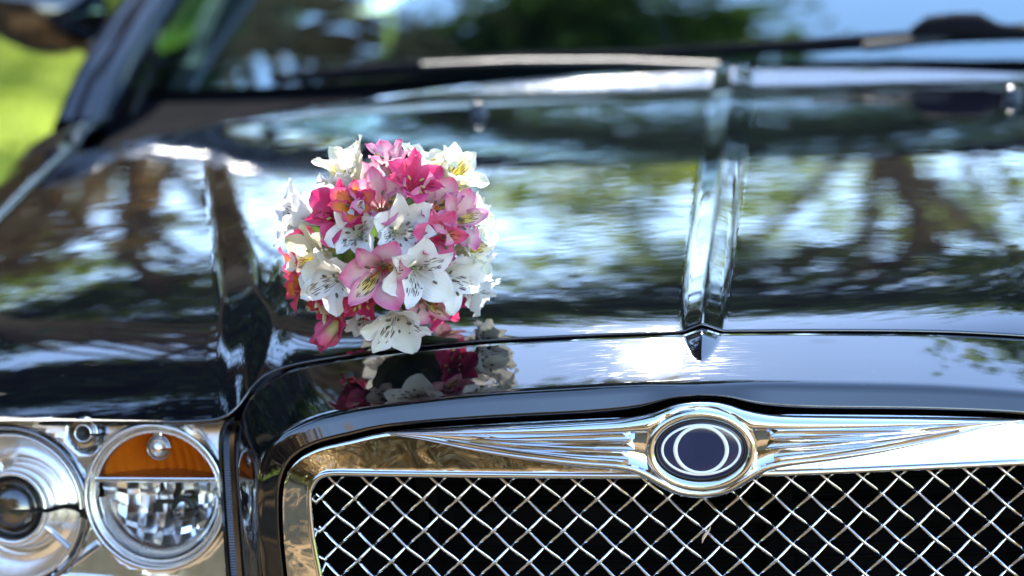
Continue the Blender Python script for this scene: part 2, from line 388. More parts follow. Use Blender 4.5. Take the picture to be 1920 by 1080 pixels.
def yr(X): return 1.225 - .22*X*X
def seg(a, b, n): return [lerp(a, b, i/n) for i in range(n)]
rows = []; NV = 150
for j in range(NV+1):
    v = j/NV
    row = []
    # fractions across: outer edge, bevel foot, bevel top, ridge edge, centre (X knots follow the creases)
    def Xs(Y):
        b, t = xb(Y), xt(Y); L = seg(.805, b+.012, 26) + seg(b+.012, b-.004, 10) + seg(b-.004, t+.006, 10) + seg(t+.006, t-.016, 8) + seg(t-.016, .034, 40) + seg(.034, 0, 26)
        return [-x for x in L] + [0] + [x for x in reversed(L)]
    vv = v**1.6*.75 + v*.25
    cols = Xs(.06 + vv*1.15)
    for X in cols:
        y0, y1 = yf(X), yr(X); Y = lerp(y0, y1, vv)
        row.append(Vector((X, Y, hoodz(X, Y))))
    rows.append(row)
# flange turned down at the front edge and the back edge
fl1 = [p + Vector((0, .0012, -.0022)) for p in rows[0]]; fl2 = [p + Vector((0, .004, lerp(-.014, -.0035, sstep(.41, .44, abs(p.x))))) for p in rows[0]]
bk = [p + Vector((0, .003, -.004)) for p in rows[-1]]; bk2 = [p + Vector((0, .003, -.03)) for p in rows[-1]]
hb = MB(); hb.grid([fl2, fl1] + rows + [bk, bk2])
hood = hb.build('hood', PAINT, car, recalc=False)
hood['label'] = 'long glossy black bonnet with a raised centre ridge'
for sx in (-.302, .330):
    z0 = hoodz(sx, 1.07); nb_ = MB(); prof = [(.0, .0155), (.004, .015), (.0075, .0125), (.0095, .009), (.0105, .005), (.012, .001), (.013, -.002)]
    nb_.grid([[Vector((sx + r_*math.cos(a*math.pi/8), 1.07 + r_*1.25*math.sin(a*math.pi/8), z0+h_)) for a in range(16)] for r_, h_ in prof], close=True)
    nb_.build('washer_nozzle', simple('nozzle_black', (.01, .01, .011), .12) if 'nozzle_black' not in bpy.data.materials else bpy.data.materials['nozzle_black'], hood)

# --- grille shell (front fascia)
TBL = [  # inner edge, crease, outer edge of the left half, from the centre to the foot
 ((0, -.034, .8395), (0, -.0265, .8472), (0, .0565, .8778)),
 ((-.024, -.034, .8372), (-.024, -.0263, .8471), (-.024, .0567, .8778)),
 ((-.055, -.033, .8292), (-.0555, -.026, .8465), (-.056, .0573, .8771)),
 ((-.098, -.032, .8252), (-.10, -.0245, .8448), (-.10, .0595, .8757)),
 ((-.19, -.027, .8212), (-.193, -.019, .8398), (-.20, .0685, .8708)),
 ((-.266, -.020, .8152), (-.270, -.012, .8318), (-.283, .0805, .8626)),
 ((-.305, -.0157, .8070), (-.313, -.007, .8245), (-.335, .0900, .8545)),
 ((-.335, -.012, .7992), (-.346, -.003, .8150), (-.376, .0975, .8452)),
 ((-.3556, -.0093, .7880), (-.371, .001, .8010), (-.4065, .0955, .8262)),
 ((-.3665, -.0078, .7730), (-.386, .004, .7810), (-.4215, .0890, .8030)),
 ((-.3718, -.0071, .7530), (-.391, .002, .7560), (-.4265, .080, .7690)),
 ((-.3730, -.007, .7190), (-.392, .002, .7200), (-.4245, .076, .7140)),
 ((-.3715, -.007, .6827), (-.390, .002, .6830), (-.4235, .075, .6770)),
 ((-.3690, -.007, .6200), (-.388, .002, .6200), (-.4220, .075, .6200)),
 ((-.3660, -.007, .5300), (-.386, .002, .5300), (-.4200, .075, .5300))]
GO = Vector((0, -.0085, .0017))
def _sh(r, i):
    k = 1 if i < 7 else max(.6, 1-(i-6)*.1)
    return (tuple(Vector(r[0])+GO*k), tuple(Vector(r[1])+GO*k), tuple(Vector(r[2])+Vector((0, -.0042, -.0012))*(1 if i < 8 else .5 if i == 8 else 0)))
TBL = [_sh(r, i) for i, r in enumerate(TBL)]
NS = 14
ci, ck, co = (crv([r[q] for r in TBL], NS) for q in range(3))
def denser(c, k):                 # extra columns close to the centre, for the tip of the ridge
    return crv([c[i] for i in range(k)], 6)[:-1] + c[k-1:]
ci, ck, co = (denser(c, 12) for c in (ci, ck, co))
half = []
for i in range(len(ci)):
    I, K, O = ci[i], ck[i], co[i]; j = min(i+1, len(ci)-1); h = max(i-1, 0)
    tan = (co[j]-co[h]).normalized(); nrm = tan.cross(O-K).normalized()
    if nrm.dot(Vector((-.4, -.6, .7))) < 0: nrm = -nrm
    s_ = i/len(ci); bul = lerp(.0012, .010, sstep(.62, .85, s_))
    M = (K+O)/2 + nrm*bul
    prof = [I + Vector((0, .018, -.004)), I + Vector((0, .004, -.0008)), I] + [lerp(I, K, t/6) for t in range(1, 6)]
    prof += [K*(1-t)**2 + M*2*t*(1-t) + O*t*t for t in [q/22 for q in range(23)]]
    for _ in range(1):
        sm = prof[:]
        for q in range(6, 10): sm[q] = (prof[q-1] + prof[q]*2 + prof[q+1])/4
        prof = sm
    # the ridge runs out in a pointed shield on the shell
    for q in range(8, len(prof)):
        p = prof[q]; t = clamp((p.y - .006)/(.056-.006))
        if t > 0 and abs(p.x) < .03:
            wd = .0165*math.sqrt(t)*1.02 + 1e-5; qq = math.sqrt((p.x/wd)**2 + .004); tt = 1-qq
            p = p + Vector((0, 0, .0058*min(1, t*1.5)*max(0, .5*(tt + math.sqrt(tt*tt + .004)) - .01))); prof[q] = p
    outd = (O-K).normalized()
    prof += [O + outd*.0008 + Vector((0, 0, -.0012)), O + outd*.001 + (Vector((0, .002, -.016)) if s_ < .62 else Vector((.004, .014, 0)))]
    half.append(prof)
full = [[Vector((-p.x, p.y, p.z)) for p in r] for r in reversed(half[1:])] + half
fb = MB(); fb.grid(full)
fas = fb.build('front_fascia', PAINT, car, recalc=False); fas['label'] = 'black painted shell framing the grille'

# --- chrome surround of the grille
FO = [(0, .8228), (-.06, .8222), (-.0976, .8212), (-.19, .8172), (-.2655, .8112), (-.3039, .8030), (-.3329, .7956), (-.3527, .7849), (-.3631, .7714), (-.3679, .7523), (-.3692, .7187), (-.3677, .6826), (-.3650, .62), (-.362, .55)]
FI = [(0, .7732), (-.0581, .7732), (-.0855, .7734), (-.1455, .7743), (-.2389, .7754), (-.2950, .7759), (-.3195, .7758), (-.3312, .7728), (-.3383, .7646), (-.3418, .7527), (-.3406, .7192), (-.3357, .6833), (-.329, .62), (-.322, .55)]
def gy(x): return -.036 + .2*x*x
A = crv([(x, gy(x), z) for x, z in FO], 10); B = crv([(x, gy(x), z) for x, z in FI], 10)
prs = [(0, .016), (0, .003), (.012, .0006), (.05, -.0012)] + [(lerp(.12, .94, i/10), lerp(-.0016, -.0074, (i/10)**1.0)) for i in range(11)] + [(.96, -.0078), (.975, -.0086), (.99, -.0082), (1.0, -.0065), (1.01, 0), (1.012, .03)]
half = [[lerp(a, b, t) + Vector((0, d, 0)) for t, d in prs] for a, b in zip(A, B)]
full = [[Vector((-p.x, p.y, p.z)) for p in r] for r in reversed(half[1:])] + half
f_ = MB(); f_.grid(full); frame = f_.build('grille_surround', CHROME_R, car, recalc=False); frame.location = GO; frame['label'] = 'broad rippled chrome surround of the grille'
# bright lip round the opening
for s_ in (1,):
    lip = [b + Vector((0, -.0105, 0)) for b in B]; lip = [Vector((-p.x, p.y, p.z)) for p in reversed(lip[1:])] + lip
    l_ = MB(); l_.tube(lip, .0026, 10); l_.build('bright_lip', CHROME, frame)

# --- grille: dark radiator behind, crossing wires
gr = MB(); rows = []
for j in range(9):
    zz = lerp(.50, .815, j/8); rows.append([Vector((x, .075+.2*x*x, zz)) for x in [lerp(-.40, .40, i/30) for i in range(31)]])
gr.grid(rows)
for j in range(24):
    zz = .52 + j*.0115; gr.tube([Vector((x, .07+.2*x*x, zz)) for x in [lerp(-.39, .39, i/12) for i in range(13)]], .0016, 5)
grille = gr.build('grille', VOID, car); grille.location = GO; grille['label'] = 'crossed chrome wire mesh over a dark radiator'
for k, (x0, x1, z0, z1) in enumerate([(-.25, .28, .705, .725), (-.26, -.24, .55, .76), (.05, .075, .55, .76)]):
    bb = MB(); bb.box(((x0+x1)/2, .060, (z0+z1)/2), (x1-x0, .008, z1-z0)); bevel(bb.build('radiator_brace', VOID, grille, smooth=False))
PX, PZ = .03065, .0281; X0, Z0 = .0755, .7588
sl = PZ/PX; NL = math.hypot(PX, PZ)/2
def edgez_top(x):      # opening of the surround
    return .7765 if abs(x) < .32 else .7765 - (abs(x)-.32)**2*18
def wire(sgn, k):
    # nodes at (X0+i*PX/2, Z0+j*PZ/2), i+j even; a wire passes nodes one after the other
    pts = []; NSEG = 10
    for q in range(-60*NSEG, 60*NSEG+1):
        t = q/NSEG; x = X0 + k*PX + t*PX/2; z = Z0 + sgn*t*PZ/2
        if abs(x) > .352 or z > .785 or z < .535: continue
        ph = math.pi*(t + (0 if sgn > 0 else 1) + 0)
        yv = -.010 + .2*x*x + .0026*math.cos(ph)
        # crimped: kink close to each crossing, straighter between
        pts.append(Vector((x, yv, z)))
    if len(pts) < 4: return None
    return pts
cnt = 0
for sgn in (1, -1):
    for k in range(-34, 30):
        pts = wire(sgn, k)
        if not pts: continue
        rr = []
        for p in pts:
            t = (p.x - X0 - k*PX)/(PX/2); fr = abs((t % 1) - .5)*2       # 1 at a crossing, 0 between
            rr.append(.00172*(1 - .20*math.exp(-((fr-.72)/.16)**2)))
        wb = MB(); wb.tube(pts, rr, 7); wb.build('wire', CHROME_W, grille, recalc=False); cnt += 1

# --- winged emblem
em = MB()
def ell(a, b, y, cz=.7945, n=72, cx=.0005): return [Vector((cx + a*math.cos(2*math.pi*i/n), y, cz + b*math.sin(2*math.pi*i/n))) for i in range(n)]
ring = [(.0475, .0368, -.036), (.0470, .0362, -.0445), (.0455, .0345, -.0475), (.0435, .0322, -.0486), (.0415, .0300, -.0482), (.0396, .0276, -.0462), (.0385, .0262, -.0440), (.0383, .0260, -.0400)]
em.grid([ell(a, b, y, .7942) for a, b, y in ring], close=True)
emblem = em.build('emblem', CHROME, car); emblem.location = GO + Vector((0, -.0078, .0015)); emblem['label'] = 'chrome winged badge with a navy oval centre'
md = MB(); md.grid([ell(.0384, .0261, -.0405), ell(.0372, .0249, -.0432), ell(.0360, .0240, -.0437), ell(.02, .0133, -.0438), ell(.00001, .00001, -.0438)], close=True); md.build('medallion', NAVY, emblem)
bz = MB(); bz.grid([ell(.0386, .0262, -.0415), ell(.0384, .0260, -.0455), ell(.0370, .0247, -.0455), ell(.0368, .0245, -.0430)], close=True); bz.build('black_rim', BLACKPL, emblem)
def band(a0, b0, a1, b1, y, name):
    q = MB(); q.grid([ell(a0, b0, y+.001), ell(a0-.0001, b0-.0001, y), ell(a1+.0001, b1+.0001, y), ell(a1, b1, y+.001)], close=True); q.build(name, WHITEENAMEL, emblem)
band(.0340, .0224, .0318, .0203, -.0442, 'oval_line'); band(.0236, .0212, .0200, .0198-.0012, -.0445, 'circle_line')
WT = [(.0, .8340), (.012, .8333), (.0241, .8310), (.038, .8262), (.0517, .8230), (.0700, .8206), (.0976, .8192), (.19, .8152), (.24, .8125), (.2715, .8105)]
WB = [(.0, .7515), (.013, .7530), (.0256, .7570), (.0376, .7632), (.0489, .7705), (.058, .7745), (.0700, .7772), (.0984, .7802), (.1442, .7862), (.1902, .7945), (.24, .8055), (.2715, .8100)]
def wpt(sg, x, v, d):
    z_ = lerp(itab(WB, x), itab(WT, x), v); e_ = math.hypot(x/.0465, (z_-.7942)/.0358)
    return Vector((sg*x, gy(x) - d*sstep(.93, 1.0, e_), z_))
for sg in (-1, 1):
    wb = MB(); rows = []
    xs = [lerp(0, .2712, (i/72)) for i in range(73)]
    pr = [(0, -.004), (.0, .006), (.03, .0085), (.07, .0100), (.115, .0103), (.15, .0082), (.17, .0062), (.74, .0062), (.76, .0085), (.80, .0102), (.86, .0104), (.92, .0092), (.97, .0066), (1., .0035), (1., -.004)]
    for x in xs:
        tp = clamp((.2712-x)/.05)**.6; rows.append([wpt(sg, x, v, d*lerp(.35, 1, tp)) for v, d in pr])
    wb.grid(rows, flip=sg > 0); wing = wb.build('wing', CHROME, emblem)
    for f in range(3):
        v0, v1 = .175+.19*f, .365+.19*f; xi = [.0610, .0560, .0590][f]; xo = [.235, .205, .175][f] if False else [.240, .215, .190][f]
        fbm = MB(); rows = []
        for i in range(41):
            t = i/40; row = []
            for q in range(9):
                qq = q/8; crest = 1-abs(qq*2-1); x = lerp(xi + .0075*(1-crest), xo, t**1.0)
                vc = lerp(v0, v1, .5); wdt = (v1-v0)*(1 - t**2.2*.85); vv = vc + (qq-.5)*wdt + t*t*(.50-vc)*.55
                row.append(wpt(sg, x, vv, .0055 + (.0058*math.sin(crest*math.pi/2)**1.2)*(1-t**3)))
            rows.append(row)
        rows = [[p + Vector((0, .005, 0)) for p in rows[0]]] + rows
        fbm.grid(rows, flip=sg > 0); autosmooth(fbm.build('feather', CHROME, emblem), 28)

# --- headlights
def basis(mirror):
    ex = Vector((1, -.10, 0)).normalized(); ez = Vector((0, .10, 1)).normalized(); ey = ez.cross(ex).normalized(); return ex, ey, ez
EX, EY, EZ = basis(False)          # EY points into the lamp
OC = Vector((-.5075, .1010, .7275))
def L(x, y, z): return OC + EX*x + EY*y + EZ*z          # x along the lamp, y depth, z up
def ringrows(cx, cz, prof, n=56, a0=0, a1=2*math.pi, close=True):
    m_ = n if close else n+1
    return [[L(cx + r_*math.cos(a0+(a1-a0)*i/n), d_, cz + r_*math.sin(a0+(a1-a0)*i/n)) for i in range(m_)] for r_, d_ in prof]
for mir in (False, True):
    K_ = dict(mirror=mir)
    hb = MB()   # chrome housing panel with a shelf that rises toward the bonnet
    def pd(x, z):
        d1 = math.hypot(x, z); d2 = math.hypot(x+.1440, z+.0125)
        d = .012 + .007*sstep(.03, .07, z) + .003*math.sin(x*60)
        if d1 < .066: d = .064
        if d2 < .073: d = .064
        if math.hypot(x+.0680, z-.0585) < .0150: d = .040
        return d
    hb.grid([[L(lerp(-.305, .074, i/90), pd(lerp(-.305, .074, i/90), lerp(-.11, .072, j/40)), lerp(-.11, .072, j/40)) for i in range(91)] for j in range(41)])
    hb.grid([[L(lerp(-.305, .074, i/20), y_, .071) for i in range(21)] for y_ in (.075, -.003)])
    hl = hb.build('headlight', SILVER, car, **K_); hl['label'] = 'round twin headlight under a clear cover'
    def P(mb, name, mat, smooth=True, auto=None):
        o = mb.build(name, mat, hl, smooth=smooth, **K_)
        if auto: autosmooth(o, auto)
        return o
    # small lamp: rings
    q = MB(); q.grid(ringrows(0, 0, [(.0705, .034), (.0700, .010), (.0685, .002), (.0665, -.001), (.0645, .001), (.0630, .008), (.0622, .012)])); P(q, 'outer_bezel', SILVER)
    q = MB(); q.grid(ringrows(0, 0, [(.0625, .012), (.0610, .007), (.0592, .007), (.0580, .014), (.0570, .030), (.0565, .055)])); P(q, 'inner_bezel', SILVER)
    zb = .0155                                 # height of the divider
    # upper amber bowl with flutes
    rows = []
    for j in range(9):
        t = j/8; row = []
        for i in range(49):
            x = lerp(-.0575, .0575, i/48); ztop = math.sqrt(max(0, .0578**2 - x*x)); zlo = zb+.002
            zz = lerp(zlo, max(zlo, ztop), t); d = .052 - .030*((x*x + zz*zz)/.0578**2) + .0022*abs(math.sin(i*math.pi/4))
            row.append(L(x, d, zz))
        rows.append(row)
    q = MB(); q.grid(rows); P(q, 'amber_reflector', AMBER, auto=25)
    q = MB(); q.grid([[L(lerp(-.056, .056, i/24), lerp(.010, .050, j/5), zb+.003 + .003*math.sin(math.pi*i/24)*(j/5)) for i in range(25)] for j in range(6)]); P(q, 'amber_shelf', AMBERD)
    # divider bar
    q = MB(); q.box(L(0, .014, zb), (.118, .016, .0048), mat=Matrix((EX, EY, EZ)).transposed()); bevel(P(q, 'divider_bar', SILVER, False), .0012)
    # lower faceted bowl
    rows = []
    NX = 13
    for i in range(NX*2):
        k = i//2; e = i % 2
        x = lerp(-.0545, .0560, (k+e)/NX); zlow = -math.sqrt(max(0, .0570**2 - x*x)); row = []
        tilt = [.0035, -.003, .002, -.0045, .004, -.002, .0045, -.0035, .003, -.004, .002, -.003, .004][k]
        for j in range(13):
            zz = lerp(zb-.003, min(zlow, zb-.004), j/12); d = .054 - .036*((x*x + zz*zz)/.0570**2) + (tilt if e else -tilt) + (.0022 if (j//3 + k) % 2 else -.0008)
            row.append(L(x, d, zz))
        rows.append(row)
    q = MB(); q.grid(rows); P(q, 'faceted_reflector', SILVER, auto=16)
    # lower crescent collar
    q = MB(); a0, a1 = math.pi*1.02, math.pi*1.98
    q.grid(ringrows(0, .002, [(.0570, .012), (.0540, .014), (.0500, .022), (.0490, .030)], 40, a0, a1, False)); P(q, 'lower_collar', SILVER)
    q = MB()
    for i in range(60):
        a = lerp(math.pi*1.12, math.pi*1.72, i/59); q.tube([L(.0565*math.cos(a), .010, .0565*math.sin(a)), L(.0515*math.cos(a), .017, .002+.0515*math.sin(a))], .0006, 4)
    P(q, 'collar_ribs', SILVER)
    # indicator bulb cap and post
    q = MB(); q.grid(ringrows(.003, .045, [(.0001, .0000), (.004, .0008), (.0075, .0035), (.0092, .0080), (.0092, .012), (.0080, .020), (.006, .030)], 28)); P(q, 'bulb_cap', SILVER)
    q = MB(); q.grid(ringrows(.003, .045, [(.0098, .009), (.0112, .007), (.0118, .009), (.0112, .012), (.0098, .012)], 28)); P(q, 'bulb_ring', CHROME_D)
    q = MB(); q.box(L(.0015, .016, .0600), (.0085, .010, .016), mat=Matrix((EX, EY, EZ)).transposed()); bevel(P(q, 'bulb_post', SILVER, False), .0015)
    # main bulb
    q = MB(); q.grid(ringrows(.0190, -.0150, [(.0001, .006), (.0035, .007), (.0048, .010), (.0050, .030)], 20)); P(q, 'bulb', BULB)
    q = MB(); q.grid(ringrows(.0190, -.0130, [(.0060, .026), (.0105, .024), (.0118, .028), (.0118, .045)], 24)); P(q, 'bulb_socket', BLACKPL)
    q = MB(); q.box(L(.0020, .024, -.0065), (.016, .004, .004), mat=Matrix((EX, EY, EZ)).transposed()); q.box(L(-.0050, .026, -.012), (.009, .004, .009), mat=Matrix((EX, EY, EZ)).transposed()); P(q, 'bulb_clip', BLACKPL, False)
    # large lamp
    bx_, bz_ = -.1440, -.0125
    q = MB(); q.grid(ringrows(bx_, bz_, [(.0800, .034), (.0790, .012), (.0770, .006), (.0745, .006), (.0725, .014), (.0715, .022)])); P(q, 'large_outer_bezel', CHROME_D)
    q = MB(); q.grid(ringrows(bx_, bz_, [(.0715, .020), (.0700, .012), (.0675, .011), (.0660, .018), (.0600, .034), (.0520, .044), (.0440, .048), (.0400, .046), (.0385, .036)])); P(q, 'large_reflector', SILVER)
    q = MB(); q.grid(ringrows(bx_, bz_, [(.0385, .040), (.0370, .020), (.0345, .014), (.0315, .013), (.0290, .018), (.0280, .026)])); P(q, 'projector_ring', SILVER)
    q = MB(); q.grid(ringrows(bx_, bz_, [(.0282, .024), (.0260, .017), (.0200, .0105), (.0120, .0070), (.0001, .0055)])); P(q, 'projector_lens', SMOKE)
    q = MB(); q.grid(ringrows(bx_, bz_, [(.0282, .030), (.0001, .036)])); P(q, 'projector_back', simple('projector_grey', (.05, .055, .065), .35))
    for ang, ln in ((-.62, .034), (1.95, .030), (3.9, .03)):
        q = MB(); c_ = Vector((math.cos(ang), 0, math.sin(ang)))
        q.tube([L(bx_ + c_.x*.037, .030, bz_ + c_.z*.037), L(bx_ + c_.x*(.037+ln), .022, bz_ + c_.z*(.037+ln))], .0030, 6); P(q, 'reflector_rib', SILVER)
    # small round socket between the lamps
    q = MB(); q.grid(ringrows(-.0680, .0585, [(.0150, .030), (.0148, .010), (.0132, .006), (.0102, .009), (.0092, .006), (.0078, .004), (.0066, .007)], 30)); P(q, 'socket_ring', CHROME_D)
    q = MB(); q.grid(ringrows(-.0680, .0585, [(.0088, .0055), (.0080, .0036), (.0070, .0050)], 30)); P(q, 'socket_lip', SILVER)
    q = MB(); q.grid(ringrows(-.0680, .0585, [(.0067, .007), (.0001, .012)], 30)); P(q, 'socket_hole', BLACKPL)
    # braces under the lamps
    for (p0, p1) in (((-.098, -.070), (-.060, -.044)), ((-.105, -.076), (-.02, -.078)), ((-.120, -.084), (-.045, -.088))):
        q = MB(); q.tube([L(p0[0], .012, p0[1]), L(p1[0], .014, p1[1])], .0042, 6); P(q, 'brace', SILVER, auto=30)
    # ribbed light-guide edge next to the shell
    q = MB(); nr = 100; rows = []
    pth = crv([L(.071, -.004, .070), L(.0655, -.004, .052), L(.0655, -.003, .0), L(.0675, -.003, -.06), L(.070, -.003, -.12)], 48)
    for i, p in enumerate(pth):
        o_ = .0005 if i % 2 else 0
        rows.append([p + EX*-.002 + EY*.02, p + EX*-.0015, p + EX*.0015 + EY*(-.0012), p + EX*.0035 + EY*(o_), p + EX*.0085 + EY*(.001+o_), p + EX*.0100 + EY*.012])
    q.grid(rows); P(q, 'ribbed_edge', chrome_mat('ribbed_edge', 0, 30, .18, (.10, .105, .115)) if not mir else bpy.data.materials['ribbed_edge'], auto=20)
    # clear cover
    q = MB(); q.grid([[L(lerp(-.30, .068, i/24), -.004 - .006*math.sin(math.pi*i/24)*math.sin(math.pi*j/10), lerp(-.112, .0705, j/10)) for i in range(25)] for j in range(11)]); P(q, 'clear_cover', GLASS)
    # black box behind
    q = MB(); q.box(L(-.135, .085, -.02), (.44, .06, .22), mat=Matrix((EX, EY, EZ)).transposed()); P(q, 'lamp_box', BLACKPL, False)

# --- fenders, bumper, doors, wheels, cabin (kept plain where the photograph does not look)
def side_profile(Y):   # outward from the bonnet edge
    X = .808; ze = hoodz(X, clamp(Y, yf(.805), 1.20), False) if Y < 1.2 else hoodz(X, 1.2, False) - .0
    return ze
for mir in (False, True):
    rows = []
    for j in range(60):
        Y = lerp(.20, 1.62, j/59); ze = side_profile(Y) - (.02*sstep(1.2, 1.6, Y) if Y > 1.2 else 0) + .001
        wide = lerp(.90, .935, sstep(.15, .7, Y)); row = []
        for t, dz in ((0, -.012), (0.015, -.001), (.06, 0), (.2, -.004), (.4, -.012), (.6, -.026), (.78, -.050), (.90, -.082), (.97, -.125), (1., -.19), (1.0, -.30), (.985, -.45), (.97, -.60)):
            row.append(Vector((-lerp(.8105, wide, t), Y, max(.25, ze + dz))))
        rows.append(row)
    q = MB(); q.grid(rows); fen = q.build('fender', PAINT, car, mirror=mir, recalc=False)
    q = MB()   # corner below and beside the lamp
    q.grid([[Vector((-lerp(.42, .90, i/20), .080 + .30*(lerp(.42, .90, i/20)-.42)+.02 + .09*clamp((i-15)/5)**2, lerp(.30, .626, j/8))) for i in range(21)] for j in range(9)])
    q.grid([[Vector((-lerp(.845, .90, i/6), .200+.004*j*0 + .09*(i/6)**2+.0, lerp(.60, .79-.05*(i/6), j/6))) for i in range(7)] for j in range(7)])
    q.build('bumper_corner', PAINT, car, mirror=mir)
    # door
    q = MB(); q.grid([[Vector((-.935+.012*(1-abs(j/8-.6)), lerp(1.63, 2.75, i/10), lerp(.30, .955, j/8))) for i in range(11)] for j in range(9)])
    q.grid([[Vector((-.930+.06*j/3, lerp(1.63, 2.75, i/10), .955+.02*j/3)) for i in range(11)] for j in range(4)])
    door = q.build('door', PAINT, car, mirror=mir)
    q = MB(); q.tube([Vector((-.945, 2.50, .80)), Vector((-.965, 2.54, .805)), Vector((-.965, 2.64, .805)), Vector((-.945, 2.68, .80))], .011, 8); q.build('door_handle', CHROME, door, mirror=mir)
    # inner door panel with the window opening
    hole = [(1.60, 1.020), (1.66, .990), (1.72, .982), (1.90, .962), (1.95, .964), (2.0, 1.005), (2.115, 1.043), (2.42, 1.10), (2.62, 1.12), (2.6, 1.25), (2.35, 1.265), (2.05, 1.21), (1.86, 1.135), (1.71, 1.075), (1.63, 1.045)]
    hp = [Vector((0, a, b)) for a, b in hole]
    sm = []
    for i in range(len(hp)):
        a, b, c = hp[i-1], hp[i], hp[(i+1) % len(hp)]
        for t in (.25, .5, .75):
            sm.append(lerp(lerp(a, b, .5+t*.5), lerp(b, c, t*.5), t))
    cen = sum(sm, Vector())/len(sm)
    outer = []
    for p in sm:
        d = p-cen; k = 1e9
        if d.y > 0: k = min(k, (2.8-cen.y)/d.y)
        if d.y < 0: k = min(k, (1.42-cen.y)/d.y)
        if d.z > 0: k = min(k, (1.46-cen.z)/d.z)
        if d.z < 0: k = min(k, (.40-cen.z)/d.z)
        e = cen + d*k
        zmax = lerp(.955, 1.30, clamp((e.y-1.42)/.80))
        if e.z > zmax: e = p + (e-p).normalized()*max(0, min((e-p).length, .03)); e.z = min(e.z, lerp(.955, 1.30, clamp((e.y-1.42)/.80)))
        outer.append(e)
    q = MB(); q.grid([[p + Vector((-.802, 0, 0)) for p in sm], [p + Vector((-.800, 0, 0)) for p in outer]], close=True)
    q.grid([[p + Vector((-.802, 0, 0)) for p in sm], [p + Vector((-.825, 0, 0)) for p in sm]], close=True)
    q.build('door_lining', CABIN, car, mirror=mir)
    q = MB(); q.fan([p + Vector((-.82, 0, 0)) for p in sm]); q.build('side_window', SIDEG, car, mirror=mir)
    # pillar
    q = MB(); pc = [Vector((-.850, 1.33, .938)), Vector((-.832, 1.45, 1.015)), Vector((-.795, 1.66, 1.110)), Vector((-.735, 1.92, 1.225)), Vector((-.66, 2.22, 1.33))]
    pc = crv(pc, 6); rows = []
    for p in pc: rows.append([p + Vector(d) for d in ((-.034, .02, -.02), (-.036, 0, 0), (-.026, -.014, .010), (-.012, -.018, .014), (-.009, -.012, .010), (-.004, -.016, .013), (.024, -.012, .012), (.034, .0, .004), (.034, .03, -.02), (0, .06, -.04))])
    q.grid(rows, close=True); q.build('windscreen_pillar', PILLAR, car, mirror=mir)
    # mirror
    q = MB(); rows = []
    for j in range(15):
        t = j/14; a = math.pi*t; r_ = max(.02, math.sin(a)**.45)
        cx = lerp(-.905, -1.115, t); rows.append([Vector((cx, 1.80 + .085*r_*math.cos(b)*(1 if math.cos(b) < 0 else .35), 1.052+.02*t + .076*r_*math.sin(b) + .02*t*(math.sin(b) < 0))) for b in [2*math.pi*i/24 for i in range(24)]])
    q.grid(rows, close=True); mi_ = q.build('door_mirror', PAINT, car, mirror=mir)
    q = MB(); q.tube([Vector((-.90, 1.82, 1.0)), Vector((-.93, 1.81, 1.005)), Vector((-.96, 1.80, 1.02))], [.045, .034, .03], 12, sq=.6); q.build('mirror_stalk', PAINT, mi_, mirror=mir)
    q = MB(); q.grid([[Vector((lerp(-.95, -1.075, i/6), 1.831, lerp(1.022, 1.105, j/4))) for i in range(7)] for j in range(5)]); q.build('mirror_glass', CHROME, mi_, mirror=mir)
    # wheels
    for wy in (.78, 3.8):
        q = MB(); c_ = Vector((-.80, wy, .36))
        def wr(prof, n=40): return [[c_ + Vector((x_, r_*math.cos(2*math.pi*i/n), r_*math.sin(2*math.pi*i/n))) for i in range(n)] for r_, x_ in prof]
        q.grid(wr([(.24, .11), (.33, .11), (.358, .09), (.36, 0), (.358, -.09), (.33, -.11), (.24, -.11)]), close=True); wh = q.build('wheel', TYRE, car, mirror=mir)
        q = MB(); q.grid(wr([(.245, -.095), (.235, -.11), (.225, -.08), (.10, -.06), (.05, -.085), (.001, -.09)]), close=True); q.build('rim', SILVER, wh, mirror=mir)
q = MB()   # lower bumper, full width
q.grid([[Vector((x, -.05 + .2*x*x if abs(x) < .42 else -.05+.2*.1764+.30*(abs(x)-.42)*1.2, z_)) for x in [lerp(-.86, .86, i/40) for i in range(41)]] for z_ in (.22, .30, .40, .50, .535)])
q.grid([[Vector((x, y_ + (.2*x*x if abs(x) < .42 else .2*.1764+.36*(abs(x)-.42)), .536)) for x in [lerp(-.86, .86, i/40) for i in range(41)]] for y_ in (-.05, .08)])
q.build('bumper', PAINT, car)
# cowl panel, windscreen, roof, cabin
q = MB(); q.grid([[Vector((X, yr(X) + .004 + t*(1.345+.03*(X/.83)**2+.19*(X/.83)**4 - yr(X)), lerp(hoodz(X, yr(X), False)-.022, .990-.028*(X/.8)**2, t) - .012*math.sin(math.pi*t))) for X in [lerp(-.82, .82, i/40) for i in range(41)]] for t in [k/8 for k in range(9)]])
q.build('cowl_panel', simple('cowl_plastic', (.006, .006, .007), .95, ior=1.15), car)
def ws(u, v): return Vector((u*(.835-.17*v), 1.315 + .03*u*u + .19*u**4 + .86*v, .992 - .026*u*u + .44*v - .09*v*v - .02*v*u*u))
q = MB(); q.grid([[ws(lerp(-1, 1, i/40), j/20) for i in range(41)] for j in range(21)]); wsn = q.build('windscreen', WIND, car); wsn['label'] = 'tinted windscreen mirroring trees and pale sky'
q = MB(); q.grid([[Vector((lerp(-.66, .66, i/12), lerp(2.16, 3.3, j/8), 1.332 + .04*math.sin(math.pi*clamp(.05+j/8*.7)) - .05*(lerp(-1, 1, i/12))**4)) for i in range(13)] for j in range(9)])
q.build('roof', PAINT, car)
